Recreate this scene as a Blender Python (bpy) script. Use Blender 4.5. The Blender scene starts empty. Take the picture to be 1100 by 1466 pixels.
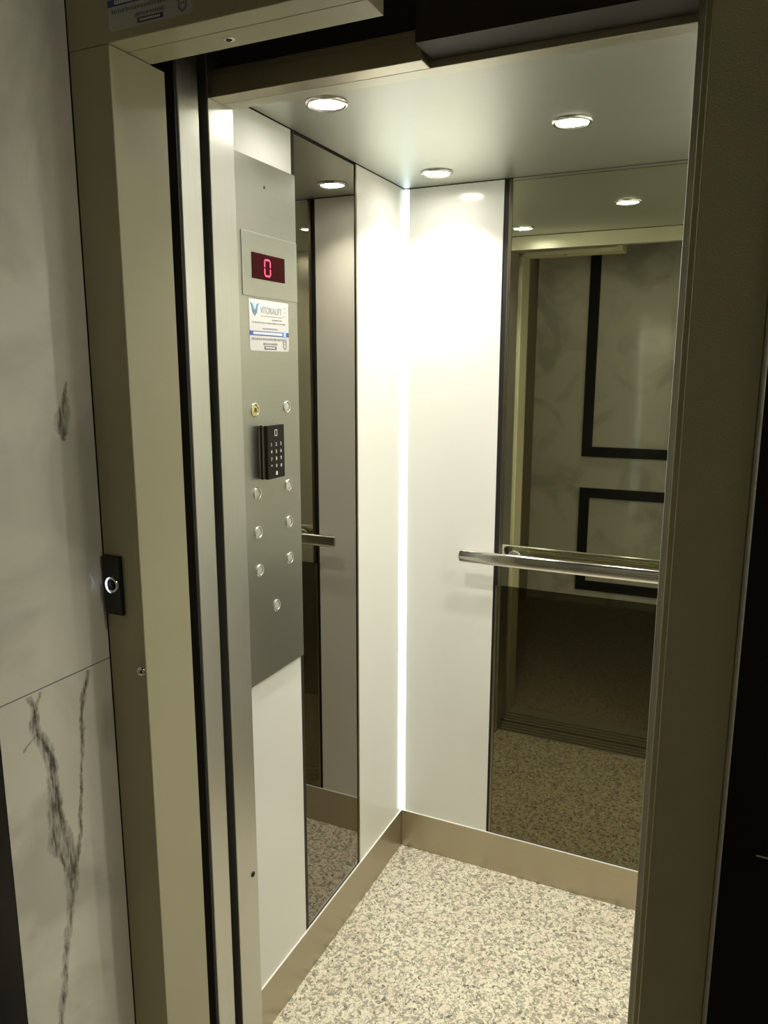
import bpy, bmesh, math, random
from mathutils import Vector, Matrix
C = bpy.context.scene.collection
random.seed(4)
PI = math.pi

# ------------------------------------------------------------------ materials
def mat(name):
    m = bpy.data.materials.new(name); m.use_nodes = True
    nt = m.node_tree
    return m, nt, nt.nodes['Principled BSDF']

def plain(name, col, rough=.5, metal=0., spec=.5, coat=0., bump=0., bscale=200.):
    m, nt, b = mat(name)
    b.inputs['Base Color'].default_value = (*col, 1)
    b.inputs['Roughness'].default_value = rough
    b.inputs['Metallic'].default_value = metal
    b.inputs['Specular IOR Level'].default_value = spec
    b.inputs['Coat Weight'].default_value = coat
    if bump:
        tc = nt.nodes.new('ShaderNodeTexCoord'); n = nt.nodes.new('ShaderNodeTexNoise')
        n.inputs['Scale'].default_value = bscale; n.inputs['Detail'].default_value = 3
        bp = nt.nodes.new('ShaderNodeBump'); bp.inputs['Strength'].default_value = bump
        bp.inputs['Distance'].default_value = .002
        nt.links.new(tc.outputs['Object'], n.inputs['Vector'])
        nt.links.new(n.outputs['Fac'], bp.inputs['Height'])
        nt.links.new(bp.outputs['Normal'], b.inputs['Normal'])
    return m

def brushed(name, col, rough=.3, stretch=(400, 6, 400), var=.12):
    m, nt, b = mat(name)
    tc = nt.nodes.new('ShaderNodeTexCoord'); mp = nt.nodes.new('ShaderNodeMapping')
    mp.inputs['Scale'].default_value = stretch
    n = nt.nodes.new('ShaderNodeTexNoise'); n.inputs['Scale'].default_value = 1; n.inputs['Detail'].default_value = 4
    nt.links.new(tc.outputs['Object'], mp.inputs['Vector']); nt.links.new(mp.outputs['Vector'], n.inputs['Vector'])
    r = nt.nodes.new('ShaderNodeMapRange')
    r.inputs['To Min'].default_value = rough - var / 2; r.inputs['To Max'].default_value = rough + var / 2
    nt.links.new(n.outputs['Fac'], r.inputs['Value']); nt.links.new(r.outputs['Result'], b.inputs['Roughness'])
    cr = nt.nodes.new('ShaderNodeMixRGB'); cr.inputs['Color1'].default_value = (*[c * .92 for c in col], 1)
    cr.inputs['Color2'].default_value = (*[min(1, c * 1.08) for c in col], 1)
    nt.links.new(n.outputs['Fac'], cr.inputs['Fac']); nt.links.new(cr.outputs['Color'], b.inputs['Base Color'])
    b.inputs['Metallic'].default_value = 1
    return m

def emit(name, col, strength):
    m, nt, b = mat(name)
    b.inputs['Base Color'].default_value = (*[c * .5 for c in col], 1)
    b.inputs['Emission Color'].default_value = (*col, 1)
    b.inputs['Emission Strength'].default_value = strength
    return m

def granite(name, scale=1., cols=None):
    m, nt, b = mat(name)
    tc = nt.nodes.new('ShaderNodeTexCoord')
    def noise(s, d=5, r=.6, w=0):
        n = nt.nodes.new('ShaderNodeTexNoise'); n.inputs['Scale'].default_value = s * scale
        n.inputs['Detail'].default_value = d; n.inputs['Roughness'].default_value = r
        n.inputs['Distortion'].default_value = w
        nt.links.new(tc.outputs['Object'], n.inputs['Vector']); return n
    def ramp(src, stops):
        r = nt.nodes.new('ShaderNodeValToRGB')
        e = r.color_ramp.elements
        e[0].position, e[0].color = stops[0][0], (*stops[0][1], 1)
        e[1].position, e[1].color = stops[1][0], (*stops[1][1], 1)
        for p, c in stops[2:]:
            q = e.new(p); q.color = (*c, 1)
        nt.links.new(src, r.inputs['Fac']); return r
    cream, pink, grey, dark = cols
    a = ramp(noise(9, 2).outputs['Fac'], [(.42, cream), (.62, pink)])
    g = ramp(noise(74, 5, .62, 1.1).outputs['Fac'], [(.495, (0, 0, 0)), (.56, (1, 1, 1))])
    mx = nt.nodes.new('ShaderNodeMixRGB'); nt.links.new(g.outputs['Color'], mx.inputs['Fac'])
    nt.links.new(a.outputs['Color'], mx.inputs['Color1']); mx.inputs['Color2'].default_value = (*grey, 1)
    d = ramp(noise(92, 5, .68, 1.0).outputs['Fac'], [(.565, (0, 0, 0)), (.61, (1, 1, 1))])
    m2 = nt.nodes.new('ShaderNodeMixRGB'); nt.links.new(d.outputs['Color'], m2.inputs['Fac'])
    nt.links.new(mx.outputs['Color'], m2.inputs['Color1']); m2.inputs['Color2'].default_value = (*dark, 1)
    rn = noise(78, 3, .55, .6)     # thin dark grain boundaries
    s1 = nt.nodes.new('ShaderNodeMath'); s1.operation = 'SUBTRACT'; s1.inputs[1].default_value = .5; nt.links.new(rn.outputs['Fac'], s1.inputs[0])
    s2 = nt.nodes.new('ShaderNodeMath'); s2.operation = 'ABSOLUTE'; nt.links.new(s1.outputs[0], s2.inputs[0])
    rr = ramp(s2.outputs[0], [(.004, (.7, .7, .7)), (.022, (0, 0, 0))])
    m3 = nt.nodes.new('ShaderNodeMixRGB'); nt.links.new(rr.outputs['Color'], m3.inputs['Fac'])
    nt.links.new(m2.outputs['Color'], m3.inputs['Color1']); m3.inputs['Color2'].default_value = (*[(u + v) / 2 for u, v in zip(grey, dark)], 1)
    nt.links.new(m3.outputs['Color'], b.inputs['Base Color'])
    b.inputs['Roughness'].default_value = .35
    return m

def marble(name, veins=(), base=(.84, .82, .72), joints=None):
    """white polished marble; veins: lists of (z, y, width) along the wall, in metres"""
    m, nt, b = mat(name)
    N, L = nt.nodes, nt.links
    geo = N.new('ShaderNodeNewGeometry'); sep = N.new('ShaderNodeSeparateXYZ')
    L.new(geo.outputs['Position'], sep.inputs['Vector'])
    n1 = N.new('ShaderNodeTexNoise'); n1.inputs['Scale'].default_value = 3.2; n1.inputs['Detail'].default_value = 6
    n1.inputs['Distortion'].default_value = 1.0
    L.new(geo.outputs['Position'], n1.inputs['Vector'])
    r = N.new('ShaderNodeValToRGB'); e = r.color_ramp.elements
    e[0].position, e[0].color = .36, (*[c * .72 for c in base], 1)
    e[1].position, e[1].color = .52, (*base, 1)
    L.new(n1.outputs['Fac'], r.inputs['Fac'])
    col = r.outputs['Color']
    n2 = N.new('ShaderNodeTexNoise'); n2.inputs['Scale'].default_value = 28; n2.inputs['Detail'].default_value = 5
    n2.inputs['Roughness'].default_value = .7
    L.new(geo.outputs['Position'], n2.inputs['Vector'])
    def math_(op, a, c, clamp=False):
        q = N.new('ShaderNodeMath'); q.operation = op; q.use_clamp = clamp
        for i, v in enumerate((a, c)):
            if v is None: continue
            if isinstance(v, (int, float)): q.inputs[i].default_value = v
            else: L.new(v, q.inputs[i])
        return q.outputs[0]
    wob = math_('MULTIPLY', math_('SUBTRACT', n2.outputs['Fac'], .5), .022)
    mp3 = N.new('ShaderNodeMapping'); mp3.inputs['Scale'].default_value = (1, 1, .16); L.new(geo.outputs['Position'], mp3.inputs['Vector'])
    n3 = N.new('ShaderNodeTexNoise'); n3.inputs['Scale'].default_value = 240; n3.inputs['Detail'].default_value = 3
    L.new(mp3.outputs['Vector'], n3.inputs['Vector'])
    for pts in veins:
        ZT = 1.6
        def curve(vals, lo, hi):
            fc = N.new('ShaderNodeFloatCurve'); cm = fc.mapping.curves[0]
            P = sorted((z / ZT, (v - lo) / (hi - lo)) for z, v in vals)
            P = [(0, P[0][1])] + P + [(1, P[-1][1])]
            while len(cm.points) < len(P): cm.points.new(.5, .5)
            for q, (u, v) in zip(cm.points, P): q.location = (u, v)
            fc.mapping.update()
            L.new(math_('DIVIDE', sep.outputs['Z'], ZT), fc.inputs['Value'])
            return math_('ADD', math_('MULTIPLY', fc.outputs[0], hi - lo), lo)
        yc = curve([(z, y) for z, y, w in pts], -1.5, -1.1)
        wd = curve([(z, w) for z, y, w in pts], 0., .02)
        wd = math_('MULTIPLY', wd, 1.3)
        dist = math_('ABSOLUTE', math_('ADD', math_('SUBTRACT', sep.outputs['Y'], yc), wob), None)
        k = math_('SUBTRACT', 1., math_('DIVIDE', dist, wd), True)
        zs = [z for z, y, w in pts]
        k = math_('MULTIPLY', k, math_('MULTIPLY', math_('GREATER_THAN', sep.outputs['Z'], min(zs)),
                                       math_('LESS_THAN', sep.outputs['Z'], max(zs))))
        st = N.new('ShaderNodeMapRange'); st.inputs['From Min'].default_value = .40; st.inputs['From Max'].default_value = .60
        st.inputs['To Min'].default_value = .45; st.inputs['To Max'].default_value = 1.0
        L.new(n3.outputs['Fac'], st.inputs['Value'])
        k = math_('MULTIPLY', math_('MULTIPLY', math_('POWER', k, .55), st.outputs['Result']), .95)
        mx = N.new('ShaderNodeMixRGB'); L.new(k, mx.inputs['Fac']); L.new(col, mx.inputs['Color1'])
        mx.inputs['Color2'].default_value = (.035, .03, .022, 1); col = mx.outputs['Color']
    L.new(col, b.inputs['Base Color'])
    b.inputs['Roughness'].default_value = .07
    return m

WARM = (1.0, .97, .87)
M = dict(
    laminate=plain('white_laminate', (.80, .80, .75), .14, spec=.5),
    steel=brushed('brushed_steel_vertical', (.58, .58, .54), .36, (500, 500, 5)),
    steel_h=brushed('brushed_steel_horizontal', (.47, .42, .32), .34, (6, 6, 600)),
    steel_ceiling=brushed('brushed_steel_ceiling', (.50, .51, .455), .46, (5, 260, 260)),
    steel_header=brushed('brushed_steel_header', (.56, .54, .44), .42, (5, 260, 260)),
    panel_steel=brushed('brushed_steel_control_panel', (.49, .49, .455), .33, (500, 5, 500)),
    chrome=plain('chrome', (.75, .74, .70), .12, 1.),
    mirror=plain('smoked_grey_mirror', (.235, .215, .18), .015, 1.),
    mirror_back=plain('bronze_green_mirror', (.80, .81, .64), .012, 1.),
    mirror_low=plain('dark_tinted_mirror', (.150, .138, .086), .02, 1.),
    bronze=plain('bronze_trim', (.22, .19, .13), .3, 1.),
    black=plain('black_gap', (.006, .006, .006), .6),
    cream=plain('cream_painted_metal', (.46, .43, .28), .42, bump=.25, bscale=700),
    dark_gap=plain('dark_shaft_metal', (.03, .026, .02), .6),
    floor=granite('speckled_granite', 1., ((.78, .73, .57), (.76, .67, .53), (.36, .34, .26), (.10, .09, .065))),
    hall_floor=granite('hall_granite', .8, ((.36, .33, .23), (.38, .33, .23), (.26, .23, .17), (.12, .11, .08))),
    black_granite=plain('black_granite', (.004, .004, .004), .25, spec=.25),
    black_paint=plain('black_moulding', (.004, .004, .004), .5),
    brown_plaster=plain('brown_plaster', (.26, .22, .14), .8),
    plaster=plain('hall_plaster', (.22, .20, .15), .8),
    black_plastic=plain('black_plastic', (.010, .0095, .006), .5, spec=.2),
    face_black=plain('gloss_black_face', (.008, .008, .007), .12),
    grey_plastic=plain('dark_grey_plastic', (.17, .16, .12), .45),
    white_print=plain('white_print', (.8, .8, .78), .5),
    paper=plain('sticker_paper', (.56, .555, .54), .5),
    blue=plain('blue_ink', (.06, .10, .34), .5),
    light_blue=plain('pale_blue_ink', (.35, .50, .72), .5),
    grey_ink=plain('grey_ink', (.22, .22, .24), .5),
    dark_ink=plain('dark_ink', (.05, .05, .09), .5),
    teal_ink=plain('steel_blue_ink', (.09, .19, .30), .5),
    disp=plain('dark_red_display', (.020, .0008, .0015), .45, spec=.03),
    clear=plain('clear_acrylic', (.52, .53, .48), .15, coat=.5),
    yellow=plain('yellow_button', (.72, .62, .04), .35),
    seal=plain('pale_sealant', (.50, .48, .40), .6, bump=.8, bscale=160),
    alu=plain('sill_aluminium', (.46, .44, .36), .4, .45),
    track=plain('shade_dark_metal', (.028, .021, .012), .6, .0),  # near-black colour stands in for shade above the entrance
    lens=emit('lit_lens', WARM, 62.),
    led=emit('cool_led', (.80, .97, 1.0), 3.0),
    red=emit('red_segment', (1.0, .06, .15), 1.3),
    pale_glow=emit('pale_blue_glow', (.72, .78, 1.0), 1.4),
)
M['marble'] = marble('veined_marble', [
    [(1.098, -1.383, .004), (1.075, -1.378, .007), (1.037, -1.378, .009), (1.01, -1.365, .010), (.983, -1.357, .008), (.945, -1.355, .010),
     (.902, -1.355, .013), (.87, -1.357, .012), (.834, -1.361, .012), (.81, -1.355, .007), (.774, -1.347, .003)],
    [(1.015, -1.366, .003), (.982, -1.354, .004), (.937, -1.350, .005), (.877, -1.345, .006), (.839, -1.338, .009), (.796, -1.333, .012), (.767, -1.334, .013),
     (.742, -1.334, .011), (.719, -1.337, .008), (.663, -1.351, .007), (.586, -1.366, .006), (.511, -1.379, .005), (.36, -1.41, .004)],
    [(1.098, -1.268, .005), (1.057, -1.281, .006), (1.022, -1.289, .004), (.98, -1.291, .005), (.934, -1.296, .003), (.85, -1.306, .004), (.804, -1.313, .005), (.749, -1.330, .006)],
    [(1.034, -1.378, .004), (1.024, -1.394, .004), (1.014, -1.403, .002)],
    [(1.098, -1.366, .003), (1.077, -1.373, .004), (1.06, -1.378, .004)],
    [(1.57, -1.268, .003), (1.535, -1.274, .007), (1.51, -1.282, .013), (1.48, -1.281, .004)],
])
M['marble_plain'] = marble('pale_marble', (), (.76, .74, .62))

# ------------------------------------------------------------------ mesh helpers
def box(bm, x0, x1, y0, y1, z0, z1):
    r = bmesh.ops.create_cube(bm, size=1.)
    S = Matrix.Diagonal((x1 - x0, y1 - y0, z1 - z0, 1)); T = Matrix.Translation(((x0 + x1) / 2, (y0 + y1) / 2, (z0 + z1) / 2))
    bmesh.ops.transform(bm, matrix=T @ S, verts=r['verts'])
    return r['verts']

def cyl(bm, c, axis, r0, r1, h, seg=32):
    """tapered cylinder from c along axis ('x','y','z' or vector)"""
    ax = {'x': Vector((1, 0, 0)), 'y': Vector((0, 1, 0)), 'z': Vector((0, 0, 1))}.get(axis) if isinstance(axis, str) else Vector(axis).normalized()
    r = bmesh.ops.create_cone(bm, cap_ends=True, segments=seg, radius1=r0, radius2=r1, depth=h)
    q = Vector((0, 0, 1)).rotation_difference(ax).to_matrix().to_4x4()
    bmesh.ops.transform(bm, matrix=Matrix.Translation(Vector(c) + ax * h / 2) @ q, verts=r['verts'])

def lathe(bm, prof, c, axis, seg=40):
    """prof: list of (radius, height) revolved about axis through c"""
    ax = {'x': Vector((1, 0, 0)), 'y': Vector((0, 1, 0)), 'z': Vector((0, 0, 1)), '-z': Vector((0, 0, -1)), '-y': Vector((0, -1, 0))}[axis]
    q = Vector((0, 0, 1)).rotation_difference(ax)
    rings = []
    for r, h in prof:
        if r < 1e-6:
            rings.append([bm.verts.new(Vector(c) + q @ Vector((0, 0, h)))])
        else:
            rings.append([bm.verts.new(Vector(c) + q @ Vector((r * math.cos(2 * PI * k / seg), r * math.sin(2 * PI * k / seg), h))) for k in range(seg)])
    for a, b in zip(rings, rings[1:]):
        for k in range(seg):
            k2 = (k + 1) % seg
            if len(a) == 1 and len(b) == 1: continue
            if len(a) == 1: bm.faces.new((a[0], b[k], b[k2]))
            elif len(b) == 1: bm.faces.new((a[k], a[k2], b[0]))
            else: bm.faces.new((a[k], a[k2], b[k2], b[k]))

def obj(name, bm, m, parent=None, bevel=0., smooth=False, seg=2):
    bmesh.ops.recalc_face_normals(bm, faces=bm.faces[:])
    me = bpy.data.meshes.new(name); bm.to_mesh(me); bm.free()
    o = bpy.data.objects.new(name, me); C.objects.link(o)
    me.materials.append(m)
    if parent is not None: 
        o.parent = parent
        o.matrix_parent_inverse = Matrix.Translation(-Vector(parent.location))
    if bevel:
        b = o.modifiers.new('bevel', 'BEVEL'); b.width = bevel; b.segments = seg; b.limit_method = 'ANGLE'
        b.angle_limit = .6
    if smooth:
        for p in me.polygons: p.use_smooth = True
        o.modifiers.new('wn', 'WEIGHTED_NORMAL')
    return o

def bobj(name, b, m, parent=None, bevel=0., **k):
    bm = bmesh.new()
    for q in (b if isinstance(b, list) else [b]): box(bm, *q)
    return obj(name, bm, m, parent, bevel, **k)

def thing(name, label, cat, loc=(0, 0, 0), group=None):
    o = bpy.data.objects.new(name, None); C.objects.link(o); o.location = loc
    o.empty_display_size = .05
    return tag(o, label, cat, group)

def tag(o, label, cat, group=None):
    o['label'] = label; o['category'] = cat
    if group: o['group'] = group
    return o

def struct(o, label=None, cat=None):
    o['kind'] = 'structure'
    if label: o['label'] = label
    if cat: o['category'] = cat
    return o

# plane maps: (u right, v up, w out of the surface) -> world
def on_left(y0, z0, x0=0.):  return lambda u, v, w: Vector((x0 + w, y0 + u, z0 + v))
def on_front(x0, z0, y0):    return lambda u, v, w: Vector((x0 + u, y0 - w, z0 + v))

def poly(bm, pts, f, w0, w1):
    a = [bm.verts.new(f(u, v, w0)) for u, v in pts]; b = [bm.verts.new(f(u, v, w1)) for u, v in pts]
    bm.faces.new(b); bm.faces.new(a[::-1])
    n = len(pts)
    for i in range(n): bm.faces.new((a[i], a[(i + 1) % n], b[(i + 1) % n], b[i]))

def rect(bm, u0, u1, v0, v1, f, w0, w1): poly(bm, [(u0, v0), (u1, v0), (u1, v1), (u0, v1)], f, w0, w1)

def text_bm(bm, s, size, u, v, f, w, depth=.0002, width=None, align='CENTER'):
    cu = bpy.data.curves.new('t', 'FONT'); cu.body = s; cu.size = size; cu.align_x = align; cu.align_y = 'CENTER'
    cu.extrude = depth; cu.resolution_u = 3
    o = bpy.data.objects.new('t', cu); C.objects.link(o)
    bpy.context.view_layer.update()
    dg = bpy.context.evaluated_depsgraph_get()
    me = bpy.data.meshes.new_from_object(o.evaluated_get(dg))
    bpy.data.objects.remove(o); bpy.data.curves.remove(cu)
    xs = [p.co.x for p in me.vertices]
    sx = 1. if width is None else width / max(1e-6, max(xs) - min(xs))
    vs = [bm.verts.new(f(u + p.co.x * sx, v + p.co.y, w + p.co.z)) for p in me.vertices]
    for p in me.polygons:
        try: bm.faces.new([vs[i] for i in p.vertices])
        except ValueError: pass
    bpy.data.meshes.remove(me)

# ------------------------------------------------------------------ dimensions (metres; origin = back left floor corner of the cabin)
W = 1.13; H = 2.10; HS = .13
YF = -.917            # inside of the cabin front
YL = -1.218           # face of the landing frame
D = -3.0              # opposite corridor wall
ZL = 2.62

# ------------------------------------------------------------------ cabin shell
fl = struct(bobj('floor', (-.02, W + .02, -.945, .03, -.04, 0.), M['floor']), 'cream and grey speckled granite lift floor', 'floor')
ce = struct(bobj('ceiling', (.0012, W - .0012, -.945, -.0012, H, H + .03), M['steel_ceiling']), 'brushed steel lift ceiling with round downlights', 'ceiling')
bobj('shadow_gap', (-.03, W + .03, -.945, .03, H + .030, H + .045), M['black'], ce)

wl = struct(bobj('wall_left', (-.05, -.008, YF + .001, .03, 0, H + .03), M['dark_gap']), 'white panelled left wall of the lift', 'wall')
bobj('wall_panel', (-.008, 0., YF + .001, -.624, HS, H - .002), M['laminate'], wl, .0008)
bobj('wall_panel', (-.008, 0., -.308, -.0015, HS, H - .002), M['laminate'], wl, .0008)
wb = struct(bobj('wall_back', (-.05, W + .05, .008, .05, 0, H + .03), M['dark_gap']), 'back wall of the lift', 'wall')
bobj('wall_panel', (0., .297, 0., .008, HS, H - .002), M['laminate'], wb, .0008)
bobj('wall_panel', (.845, W, 0., .008, HS, H - .002), M['laminate'], wb, .0008)
wr = struct(bobj('wall_right', (W, W + .05, YF + .001, .03, 0, H + .03), M['laminate']), 'white right wall of the lift', 'wall')
bl = struct(bobj('baseboard_left', (-.008, .003, YF, 0, .0005, HS), M['steel_h'], None, .0012), 'brushed steel skirting along the left wall', 'skirting')
bb = struct(bobj('baseboard_back', (.0035, W, -.003, .008, .0005, HS), M['steel_h'], None, .0012), 'brushed steel skirting along the back wall', 'skirting')
struct(bobj('baseboard_right', (W - .003, W + .004, YF, -.0035, .0005, HS), M['steel_h'], None, .0012), 'brushed steel skirting along the right wall', 'skirting')

bobj('edge_highlight', (0., .0042, YF + .001, -.0042, HS - .001, HS + .0014), M['laminate'], bl, .0005)  # pale strips paint the highlight along the skirting's top edge
bobj('edge_highlight', (.0042, W - .004, -.0042, 0., HS - .001, HS + .0014), M['laminate'], bb, .0005)
# mirrors
t = thing('wall_mirror', 'tall narrow smoked grey mirror on the left wall beside the control panel', 'mirror', (0, -.46, HS))
bobj('glass', (-.007, -.002, -.609, -.316, HS, H - .006), M['mirror'], t)
bobj('edge_gap', (-.007, -.001, -.6235, -.6095, HS, H - .003), M['black'], t)
bobj('edge_trim', (-.007, .0005, -.3155, -.3085, HS, H - .003), M['bronze'], t)
t = thing('wall_mirror', 'large greenish mirror filling the upper back wall above the handrail', 'mirror', (.57, 0, .95))
bobj('glass', (.322, .832, .002, .007, .951, H - .008), M['mirror_back'], t)
bobj('edge_gap', (.2975, .3115, .003, .007, .951, H - .003), M['black'], t)
bobj('edge_trim', (.312, .3215, -.001, .007, .951, H - .003), M['bronze'], t, .001)
bobj('edge_trim', (.8325, .8445, -.001, .007, .951, H - .003), M['bronze'], t, .001)
bobj('top_trim', (.322, .832, -.002, .006, H - .0075, H - .001), M['chrome'], t, .001)
t = thing('mirror_panel', 'dark tinted mirror panel on the lower back wall beneath the handrail', 'mirror', (.57, 0, HS))
bobj('glass', (.3125, .832, .002, .007, HS, .950), M['mirror_low'], t)
bobj('edge_gap', (.2975, .3045, .003, .007, HS, .950), M['black'], t)
bobj('edge_trim', (.305, .312, -.001, .007, HS, .950), M['bronze'], t, .001)
bobj('edge_trim', (.8325, .8445, -.001, .007, HS, .950), M['bronze'], t, .001)

# corner LED strip
bm = bmesh.new()
pts = [(.0005, -.0005), (.0005, -.0038), (.004, -.0055), (.009, -.004), (.014, -.0005)]
a = [bm.verts.new((x, y, HS + .002)) for x, y in pts]; b = [bm.verts.new((x, y, H - .003)) for x, y in pts]
bm.faces.new(a); bm.faces.new(b[::-1])
for i in range(5): bm.faces.new((a[i], b[i], b[(i + 1) % 5], a[(i + 1) % 5]))
tag(obj('corner_light', bm, M['led']), 'glowing cool white light strip running up the back left corner', 'light')

# downlights
def downlight(x, y, label):
    t = thing('ceiling_downlight', label, 'light', (x, y, H - .004), 'round ceiling downlights')
    bm = bmesh.new()
    lathe(bm, [(.0335, .0035), (.0335, -.001), (.036, -.0035), (.040, -.003), (.0425, .0), (.0425, .0035), (.0335, .0035)], (x, y, H - .004), 'z', 48)
    obj('trim_ring', bm, M['chrome'], t, smooth=True)
    bm = bmesh.new()
    lathe(bm, [(0, -.0015), (.02, -.0012), (.0332, 0), (.0332, .003), (0, .003)], (x, y, H - .004), 'z', 48)
    obj('lens', bm, M['lens'], t, smooth=True)
    l = bpy.data.lights.new('downlight_lamp', 'AREA'); l.shape = 'DISK'; l.size = .05; l.energy = LAMP
    l.color = (1.0, .965, .855); l.spread = math.radians(108)
    o = bpy.data.objects.new('downlight_lamp', l); C.objects.link(o); o.location = (x, y, H - .0075); o.visible_glossy = True
    return t
LAMP = 2.75; HALL = .7
downlight(.153, -.738, 'round lit ceiling downlight nearest the entrance, above the control panel')
downlight(.565, -.427, 'round lit ceiling downlight in the middle of the lift ceiling')
downlight(.155, -.146, 'round lit ceiling downlight close to the glowing back corner')
downlight(.975, -.738, 'round lit ceiling downlight at the front right, behind the right door post')
downlight(.975, -.146, 'round lit ceiling downlight at the back right, behind the right door post')

# handrail
bm = bmesh.new()
ZR, YR = 1.045, -.058
sec = [(.007 * math.cos(k * PI / 8), .019 * math.sin(k * PI / 8)) for k in range(16)]
def railring(x, s): return [bm.verts.new((x, YR + a * s, ZR + b * s)) for a, b in sec]
R_ = [railring(x, s) for x, s in ((.203, .35), (.206, .8), (.212, 1), (.955, 1), (.961, .8), (.964, .35))]
for a, b in zip(R_, R_[1:]):
    for k in range(16): bm.faces.new((a[k], a[(k + 1) % 16], b[(k + 1) % 16], b[k]))
bm.faces.new(R_[0]); bm.faces.new(R_[-1][::-1])
t = thing('handrail', 'flat polished steel handrail across the back wall mirror', 'handrail', (.58, YR, ZR))
obj('rail', bm, M['chrome'], t, smooth=True)
for x in (.36, .80):
    bm = bmesh.new()
    cyl(bm, (x, -.0005, ZR), (0, -1, 0), .007, .007, -YR - .006, 20)
    cyl(bm, (x, -.0005, ZR), (0, -1, 0), .019, .017, .005, 28)
    obj('bracket', bm, M['chrome'], t, .0008, smooth=True)

# ------------------------------------------------------------------ cabin front: columns, header, sill
X0 = .060
c = struct(bobj('trim_1', (-.10, X0, -.990, YF - .0005, 0, 2.45), M['steel'], None, .0015), 'brushed steel entrance column of the lift, left side', 'column')
bm = bmesh.new(); cyl(bm, (X0 - .0005, -.936, .523), 'x', .0065, .0055, .002, 20); obj('screw_hole', bm, M['black'], c)
struct(bobj('trim_2', (.841, W + .05, -.990, YF - .0005, 0, 2.45), M['steel'], None, .0015), 'brushed steel entrance column of the lift, right side', 'column')
h = struct(bobj('trim_3', (X0 + .0005, .8405, -.950, YF - .0005, 2.047, 2.098), M['steel_header'], None, .001), 'steel header over the lift entrance', 'header')
bobj('upper_plate', (-.10, W + .05, -.948, YF - .0005, 2.0985, 2.45), M['track'], h)  # upper header coloured near-black to paint the unlit gap
bobj('track_housing', (.4575, .8405, -1.02, -.9505, 2.058, 2.3), M['track'], h)
hb = tag(bobj('door_header_cover', [(X0 + .0005, .4535, -.986, -.9505, 2.047, 2.082), (X0 + .0005, .4535, -.973, -.9505, 2.082, 2.096)], M['steel_h'], None, .001),
         'short steel cover strip along the left half of the lift door header', 'cover')
# doors slid open to the left: only their leading edges show
t = thing('sliding_door', 'landing door slid open to the left, only its steel edge showing', 'door', (-.4, -1.03, .012))
bobj('door_leaf', (-.82, .054, -1.062, -1.008, .012, 2.20), M['steel'], t, .002, seg=3)
bobj('shade_strip', (-.12, .052, -1.068, -1.0615, .012, 2.20), M['black'], t)  # added black strip paints the shade in the gap beside the leaf
t = thing('sliding_door', 'lift door slid open behind the left entrance column, in a dark gap', 'door', (-.4, -.995, .012))
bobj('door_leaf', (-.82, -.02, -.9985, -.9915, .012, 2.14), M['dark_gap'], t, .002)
# strike post at the right
struct(bobj('trim_4', (.8545, .93, -1.060, -.995, 0, 2.40), M['cream'], None, .0016), 'door strike post at the right of the entrance', 'post')
# sills
t = thing('door_sill', 'grooved metal sill at the edge of the lift floor', 'sill', (.42, -.98, -.006))
bobj('sill_plate', [(-.10, .95, -1.035, -.9455, -.03, -.012)], M['alu'], t)
for a_, b_ in ((-.956, -.946), (-.980, -.968), (-1.005, -.992), (-1.035, -1.020)): bobj('sill_rib', (-.10, .95, a_, b_, -.012, 0), M['alu'], t)
t = thing('door_sill', 'grooved metal sill at the edge of the hall floor', 'sill', (.42, -1.14, -.006))
bobj('sill_plate', [(-.10, .95, -1.217, -1.055, -.03, -.012)], M['alu'], t)
for a_, b_ in ((-1.068, -1.055), (-1.095, -1.081), (-1.125, -1.110), (-1.217, -1.138)): bobj('sill_rib', (-.10, .95, a_, b_, -.012, 0), M['alu'], t)

# ------------------------------------------------------------------ landing door frame
df = bpy.data.objects.new('door_1', None); C.objects.link(df); struct(df, 'cream painted metal landing door frame around the lift entrance', 'door frame')
bobj('jamb', (-.018, X0, YL, -1.098, 0, 2.0525), M['cream'], df, .002, seg=3)
bobj('jamb', (.872, .9475, YL, -1.098, 0, 2.40), M['cream'], df, .0018, seg=3)
hd = bobj('header', [(-.018, .457, YL, -1.180, 2.053, 2.40)], M['cream'], df, .0015)
bobj('header_lip', [(-.018, .457, -1.1785, -1.128, 2.0535, 2.09)], M['cream'], df, .001)
bm = bmesh.new()
lathe(bm, [(.0, -.0002), (.0035, -.0002), (.0035, .0012), (.0075, .0012), (.0085, -.0004), (.0085, -.0012)], (.225, -1.154, 2.0535), '-z', 28)
k = obj('key_socket', bm, M['chrome'], df, smooth=True)
bm = bmesh.new(); cyl(bm, (.225, -1.154, 2.0525), (0, 0, -1), .0045, .0045, .0006, 20); obj('key_hole', bm, M['black'], k)

# ------------------------------------------------------------------ landing walls
wal = struct(bobj('wall_hall_left', (-.33, -.0195, -1.440, YL - .0005, 0, ZL), M['marble']), 'polished white marble wall with dark veins left of the lift door', 'wall')
bobj('slab_joint', (-.0197, -.0193, -1.440, YL - .0005, 1.1015, 1.1035), M['grey_ink'], wal)
struct(bobj('trim_5', (-.33, -.0185, -1.52, -1.4405, 0, ZL), M['black_granite'], None, .002), 'black granite border at the end of the marble wall', 'trim')
wf = struct(bobj('wall_hall_right', (.9535, 2.6, YL, -1.02, 0, ZL), M['black_granite']), 'black polished granite wall right of the lift door', 'wall')
bobj('slab_joint', (.99, 2.6, YL - .0003, YL + .01, 1.021, 1.023), M['seal'], wf)
struct(bobj('trim_6', (.948, .9532, YL - .002, YL + .03, 0, ZL), M['seal'], None, .002), 'pale sealant bead between door frame and black granite', 'trim')
struct(bobj('wall_hall_front', [(-.33, .9475, YL + .0, -1.10, 2.405, ZL)], M['black_granite']), 'dark wall above the lift door', 'wall')
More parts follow.
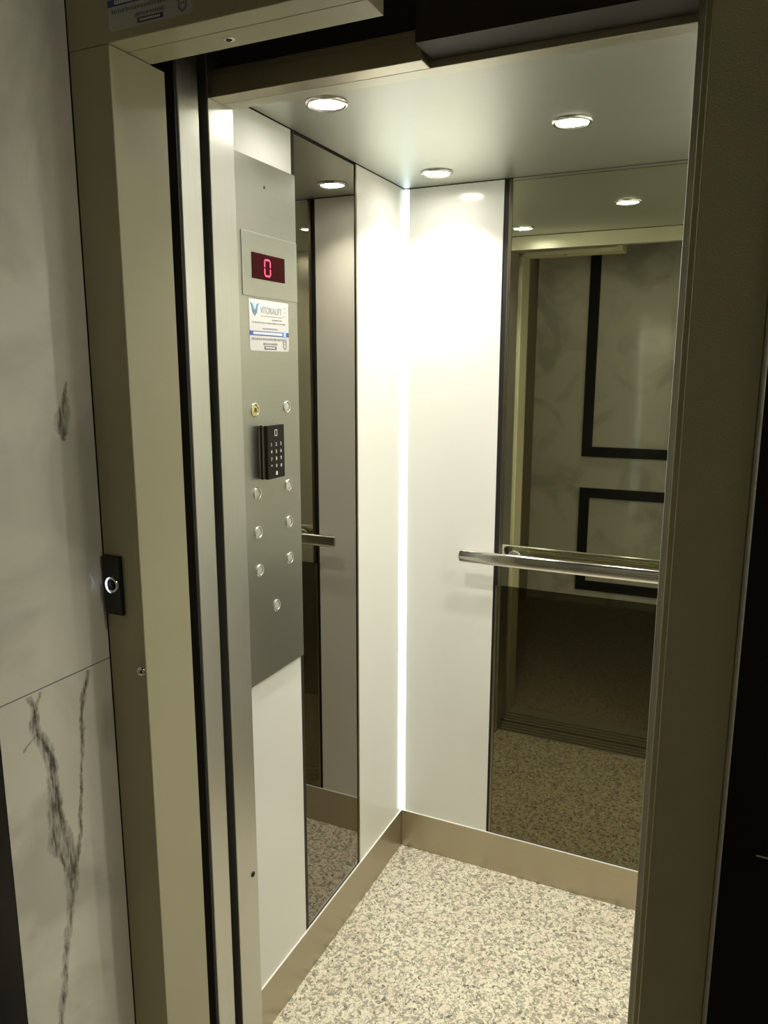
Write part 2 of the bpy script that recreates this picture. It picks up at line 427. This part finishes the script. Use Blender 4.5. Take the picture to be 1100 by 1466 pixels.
wo = struct(bobj('wall_hall_opposite', (-.44, 2.6, D - .1, D, 0, ZL), M['marble_plain']), 'pale marble corridor wall facing the lift, seen in the mirror', 'wall')
struct(bobj('wall_hall_end', (2.6, 2.7, D, YL, 0, ZL), M['plaster']), 'end wall of the corridor', 'wall')
struct(bobj('wall_hall_far', (-.44, -.34, D, YL, 0, ZL), M['brown_plaster']), 'far left end wall of the corridor', 'wall')
struct(bobj('floor_hall', (-.34, 2.6, D, -1.2185, -.04, 0), M['hall_floor']), 'dark corridor floor outside the lift', 'floor')
struct(bobj('ceiling_hall', (-.34, 2.6, D, -1.10, ZL, ZL + .04), M['plaster']), 'corridor ceiling', 'ceiling')
# black frames on the opposite wall (seen in the mirror)
def wframe(z0, z1, label):
    x0, x1, w = -.005, 1.05, .066
    tag(bobj('wall_moulding', [(x0, x0 + w, D + .0005, D + .012, z0, z1), (x1 - w, x1, D + .0005, D + .012, z0, z1),
                               (x0 + w, x1 - w, D + .0005, D + .012, z0, z0 + w), (x0 + w, x1 - w, D + .0005, D + .012, z1 - w, z1)], M['black_paint']),
        label, 'wall frame', 'black frames on the corridor wall')
wframe(1.015, 2.45, 'tall black rectangular border on the corridor wall, seen in the upper mirror')
wframe(.10, .805, 'lower black rectangular border on the corridor wall, seen in the mirror just above the handrail')

# ------------------------------------------------------------------ car operating panel
T = .006
cop = thing('control_panel', 'brushed steel lift control panel with red floor display on the left wall', 'control panel', (0, -.725, .90))
bobj('face_plate', (.0003, T, -.858, -.6195, .90, 2.005), M['panel_steel'], cop, .0012)
dp = bobj('display_plate', (T, T + .0022, -.8295, -.6215, 1.736, 1.862), M['panel_steel'], cop, .0008)
fL = on_left(-.7355, 1.7975, T + .0022)
bm = bmesh.new(); rect(bm, -.0615, .0615, -.0255, .0255, fL, .0, .0012); sc = obj('display', bm, M['disp'], dp)
bm = bmesh.new()
def seg7(cx, cz, w, h, th, on):
    g = th * .25
    def hs(z):
        poly(bm, [(cx - w / 2 + g, z), (cx - w / 2 + g + th / 2, z + th / 2), (cx + w / 2 - g - th / 2, z + th / 2), (cx + w / 2 - g, z),
                  (cx + w / 2 - g - th / 2, z - th / 2), (cx - w / 2 + g + th / 2, z - th / 2)], fL, .0012, .0016)
    def vs(x, z0, z1):
        poly(bm, [(x, z0 + g), (x + th / 2, z0 + g + th / 2), (x + th / 2, z1 - g - th / 2), (x, z1 - g), (x - th / 2, z1 - g - th / 2), (x - th / 2, z0 + g + th / 2)], fL, .0012, .0016)
    if 'a' in on: hs(cz + h / 2)
    if 'd' in on: hs(cz - h / 2)
    if 'g' in on: hs(cz)
    if 'f' in on: vs(cx - w / 2, cz, cz + h / 2)
    if 'b' in on: vs(cx + w / 2, cz, cz + h / 2)
    if 'e' in on: vs(cx - w / 2, cz - h / 2, cz)
    if 'c' in on: vs(cx + w / 2, cz - h / 2, cz)
seg7(-.006, -.001, .021, .032, .0036, 'abcdef')
obj('digit', bm, M['red'], sc)
bm = bmesh.new(); cyl(bm, (T - .0003, -.741, 1.956), 'x', .0032, .0032, .0009, 16); obj('microphone_hole', bm, M['black'], cop)

def button(y, z, cap, yel=False, r=.0135):
    bm = bmesh.new()
    lathe(bm, [(r * .74, -.001), (r * .74, .0024), (r * .86, .0034), (r, .0026), (r * 1.06, .0008), (r * 1.06, -.001)], (T, y, z), 'x', 32)
    b = obj('button', bm, M['chrome'], cop, smooth=True)
    bm = bmesh.new()
    lathe(bm, [(0, .0022), (r * .5, .0021), (r * .7, .0012), (r * .73, .0), (0, 0)], (T, y, z), 'x', 32)
    obj('button_cap', bm, cap, b, smooth=True)
    if yel:
        f = on_left(y, z, T + .0023)
        bm = bmesh.new()   # bell pictogram
        poly(bm, [(-.006, -.004), (.006, -.004), (.0045, -.002), (.004, .003), (.002, .0055), (-.002, .0055), (-.004, .003), (-.0045, -.002)], f, -.0003, .0004)
        obj('bell_mark', bm, M['dark_ink'], b)
    return b
button(-.799, 1.505, M['yellow'], True, .0145)
for y, z in ((-.674, 1.506), (-.799, 1.327), (-.674, 1.328), (-.799, 1.242), (-.674, 1.243), (-.798, 1.157), (-.674, 1.157), (-.735, 1.060)):
    button(y, z, M['clear'])

# keypad
kp = thing('access_keypad', 'small black access keypad with white numbers fixed on the control panel', 'keypad', (T, -.757, 1.357))
bobj('body', (T, .021, -.790, -.7235, 1.357, 1.472), M['grey_plastic'], kp, .002)
bobj('seam_band', (.0115, .0165, -.7905, -.723, 1.3565, 1.4725), M['face_black'], kp, .0005)
bobj('front_face', (.0211, .030, -.790, -.7235, 1.357, 1.472), M['black_plastic'], kp, .0015)
fk = on_left(-.757, 1.4145, .030)
bm = bmesh.new()
for r_, row in enumerate(('123', '456', '789', '*0#')):
    for q, ch in enumerate(row):
        text_bm(bm, ch, .0105, (q - 1) * .0185, .016 - r_ * .0155, fk, .0002)
obj('numbers', bm, M['white_print'], kp)
bm = bmesh.new()
o_ = [(-.005, .034), (.005, .034), (.005, .0475), (-.005, .0475)]; i_ = [(-.0034, .0354), (.0034, .0354), (.0034, .0461), (-.0034, .0461)]
va = [[bm.verts.new(fk(u, v, w_)) for u, v in P] for P in (o_, i_) for w_ in (0, .0004)]
for k in range(4):
    k2 = (k + 1) % 4
    bm.faces.new((va[1][k], va[1][k2], va[3][k2], va[3][k])); bm.faces.new((va[0][k], va[0][k2], va[1][k2], va[1][k]))
    bm.faces.new((va[3][k], va[3][k2], va[2][k2], va[2][k]))
obj('card_symbol', bm, M['white_print'], kp)
bm = bmesh.new()
poly(bm, [(-.0045, -.050), (.0045, -.050), (.003, -.047), (.0025, -.042), (-.0025, -.042), (-.003, -.047)], fk, 0, .0004)
obj('bell_symbol', bm, M['white_print'], kp)

# maintenance stickers
def sticker(f, label):
    w, h_ = .150, .104
    t_ = f(0, 0, 0)
    t = thing('sticker', label, 'sticker', t_)
    def part(name, fn, m):
        bm = bmesh.new(); fn(bm); return obj(name, bm, m, t)
    part('paper', lambda bm: poly(bm, [(-w/2, -h_/2 + .004), (-w/2 + .004, -h_/2), (w/2 - .005, -h_/2), (w/2, -h_/2 + .005), (w/2, h_/2 - .003), (w/2 - .003, h_/2), (-w/2, h_/2)], f, 0, .0005), M['paper'])
    e0, e1 = .0005, .0008
    def logo(bm):
        c_ = -.055
        poly(bm, [(c_ - .016, .046), (c_ - .009, .043), (c_, .029), (c_ - .001, .018), (c_ - .009, .027), (c_ - .011, .036)], f, e0, e1)
        poly(bm, [(c_ + .016, .046), (c_ + .009, .043), (c_ + .0005, .029), (c_ + .001, .018), (c_ + .009, .027), (c_ + .011, .036)], f, e0, e1)
    part('logo', logo, M['teal_ink'])
    def halo(bm):
        c_ = -.055
        poly(bm, [(c_ - .004, .046), (c_ + .004, .046), (c_ + .006, .041), (c_, .033), (c_ - .006, .041)], f, e0, e1)
    part('logo_crest', halo, M['light_blue'])
    def name(bm):
        text_bm(bm, 'VITORIALIFT', .019, .007, .031, f, e0 + .0002, width=.082)
        rect(bm, -.034, .048, .0195, .0203, f, e0, e1)
    part('lettering', name, M['grey_ink'])
    def small(bm):
        rnd = random.Random(7)
        def line(v, u0, u1, hh):
            u = u0
            while u < u1:
                d = rnd.uniform(.0016, .0045)
                rect(bm, u, min(u + d, u1), v - hh * rnd.uniform(.6, 1), v + hh * rnd.uniform(.6, 1), f, e0, e1)
                u += d + rnd.uniform(.0008, .0022)
        line(.0130, .008, .048, .0016); line(.006, -.065, .062, .0016); line(-.006, -.026, .032, .0019)
        line(-.0275, -.068, .066, .0026); line(-.0375, -.026, .028, .0026)
        for u0, u1, v0, v1 in ((.052, .068, .040, .0405), (.052, .068, .031, .0315), (.052, .064, .0225, .023)): rect(bm, u0, u1, v0, v1, f, e0, e1)
        poly(bm, [(.050, -.030), (.053, -.030), (.0535, -.041), (.058, -.0455), (.0625, -.041), (.063, -.030), (.066, -.030), (.0655, -.043), (.058, -.049), (.0505, -.043)], f, e0, e1)
        rect(bm, .0545, .0615, -.038, -.036, f, e0, e1); rect(bm, .0545, .0615, -.033, -.031, f, e0, e1)
    part('small_print', small, M['grey_ink'])
    bd = part('blue_band', lambda bm: rect(bm, -w/2, w/2, -.0205, -.0115, f, e0, e1), M['blue'])
    def bandp(bm):
        rnd = random.Random(3); u = -.062
        while u < .046:
            d = rnd.uniform(.002, .005); rect(bm, u, u + d, -.0185, -.0135, f, e1, e1 + .0002); u += d + .0011
    part('band_print', bandp, M['white_print'])
    part('band_emblem', lambda bm: poly(bm, [(.053, -.010), (.058, -.0085), (.063, -.010), (.063, -.020), (.058, -.0235), (.053, -.020)], f, e1, e1 + .0003), M['light_blue'])
    part('dark_box', lambda bm: rect(bm, -.022, .024, -.0485, -.0420, f, e0, e1), M['dark_ink'])
    def boxp(bm):
        rnd = random.Random(9); u = -.018
        while u < .019:
            d = rnd.uniform(.0015, .004); rect(bm, u, u + d, -.0467, -.0438, f, e1, e1 + .0002); u += d + .0009
    part('box_print', boxp, M['white_print'])
    return t
sticker(on_left(-.734, 1.679, T), 'white maintenance sticker with blue band and winged logo on the control panel')
sticker(on_front(.138, 2.118, YL + .0003), 'grey looking maintenance sticker on the dark door header at top left')

# call station on the frame
cp = thing('call_button_plate', 'black call button plate with round button and glowing crescent on the left door frame', 'call button', (.004, YL, 1.235))
bobj('plate', (-.016, .023, YL - .007, YL + .0004, 1.184, 1.286), M['face_black'], cp, .002)
bm = bmesh.new()
lathe(bm, [(.0095, -.001), (.0095, .003), (.0115, .004), (.0135, .003), (.014, -.001)], (.005, YL - .007, 1.237), '-y', 36)
b = obj('button', bm, M['chrome'], cp, smooth=True)
bm = bmesh.new()
n = 20
outer = [(-.0118 * math.sin(PI * k / n), .0118 * math.cos(PI * k / n) * 1.15) for k in range(n + 1)]
inner = [(-.0075 * math.sin(PI * k / n), .0118 * math.cos(PI * k / n) * 1.1) for k in range(n, -1, -1)]
poly(bm, outer + inner[1:-1], on_front(.005, 1.237, YL - .010), .0012, .0018)
obj('glow_crescent', bm, M['pale_glow'], b)  # pale blue-white crescent, drawn as a glowing piece
bm = bmesh.new(); lathe(bm, [(0, .0022), (.006, .002), (.009, .001), (.009, -.001), (0, -.001)], (.005, YL - .007, 1.237), '-y', 30)
obj('button_cap', bm, M['black_plastic'], b, smooth=True)
ks = thing('key_switch', 'small metal key switch low on the left door frame below the call button', 'key switch', (.050, YL, 1.089))
bm = bmesh.new(); lathe(bm, [(.0, .0015), (.004, .0015), (.005, .003), (.0075, .003), (.0085, .0)], (.0495, YL - .0003, 1.089), '-y', 28); obj('barrel', bm, M['chrome'], ks, smooth=True)
bobj('key_slot', (.0488, .0502, YL - .0025, YL - .0012, 1.086, 1.092), M['black'], ks)

# added unseen fill light, brightens the wall facing the lift
l = bpy.data.lights.new('added_fill', 'AREA'); l.shape = 'RECTANGLE'; l.size = 1.2; l.size_y = .12; l.energy = HALL; l.color = (1., .95, .78)
o = bpy.data.objects.new('added_fill', l); C.objects.link(o); o.location = (.25, -2.72, ZL - .01)
l.spread = math.radians(60); o.rotation_euler = (-.12, 0, 0)

l = bpy.data.lights.new('added_fill', 'AREA'); l.shape = 'DISK'; l.size = .25; l.energy = 11.; l.color = (1., .95, .80)  # second added fill, out of view, brightens the left marble wall
o = bpy.data.objects.new('added_fill', l); C.objects.link(o); o.location = (1.95, -1.29, ZL - .01)

# ------------------------------------------------------------------ world, camera
w = bpy.data.worlds.new('World'); bpy.context.scene.world = w; w.use_nodes = True
w.node_tree.nodes['Background'].inputs['Color'].default_value = (.02, .02, .018, 1)
w.node_tree.nodes['Background'].inputs['Strength'].default_value = 0.0

f_, cx, cy, cz, yaw, pitch, roll = 1090.1181, .9302, -2.1445, 1.5924, .4345, .1872, .0014
fwd = Vector((-math.sin(yaw) * math.cos(pitch), math.cos(yaw) * math.cos(pitch), -math.sin(pitch)))
right = Vector((math.cos(yaw), math.sin(yaw), 0)); up = right.cross(fwd)
r2 = right * math.cos(roll) + up * math.sin(roll); u2 = up * math.cos(roll) - right * math.sin(roll)
cam = bpy.data.cameras.new('camera'); co = bpy.data.objects.new('camera', cam); C.objects.link(co)
cam.sensor_fit = 'VERTICAL'; cam.sensor_height = 24; cam.sensor_width = 24; cam.lens = f_ / 1466 * 24
cam.clip_start = .02
Mx = Matrix((( r2.x, u2.x, -fwd.x, cx), (r2.y, u2.y, -fwd.y, cy), (r2.z, u2.z, -fwd.z, cz), (0, 0, 0, 1)))
co.matrix_world = Mx
S = bpy.context.scene; S.camera = co
S.view_settings.view_transform = 'Standard'; S.view_settings.look = 'None'; S.view_settings.gamma = 1
S.view_settings.use_curve_mapping = False; S.view_settings.exposure = 0.0
S.cycles.max_bounces = 12; S.cycles.diffuse_bounces = 6; S.cycles.glossy_bounces = 8
S.cycles.sample_clamp_indirect = 6.0; S.cycles.use_denoising = True
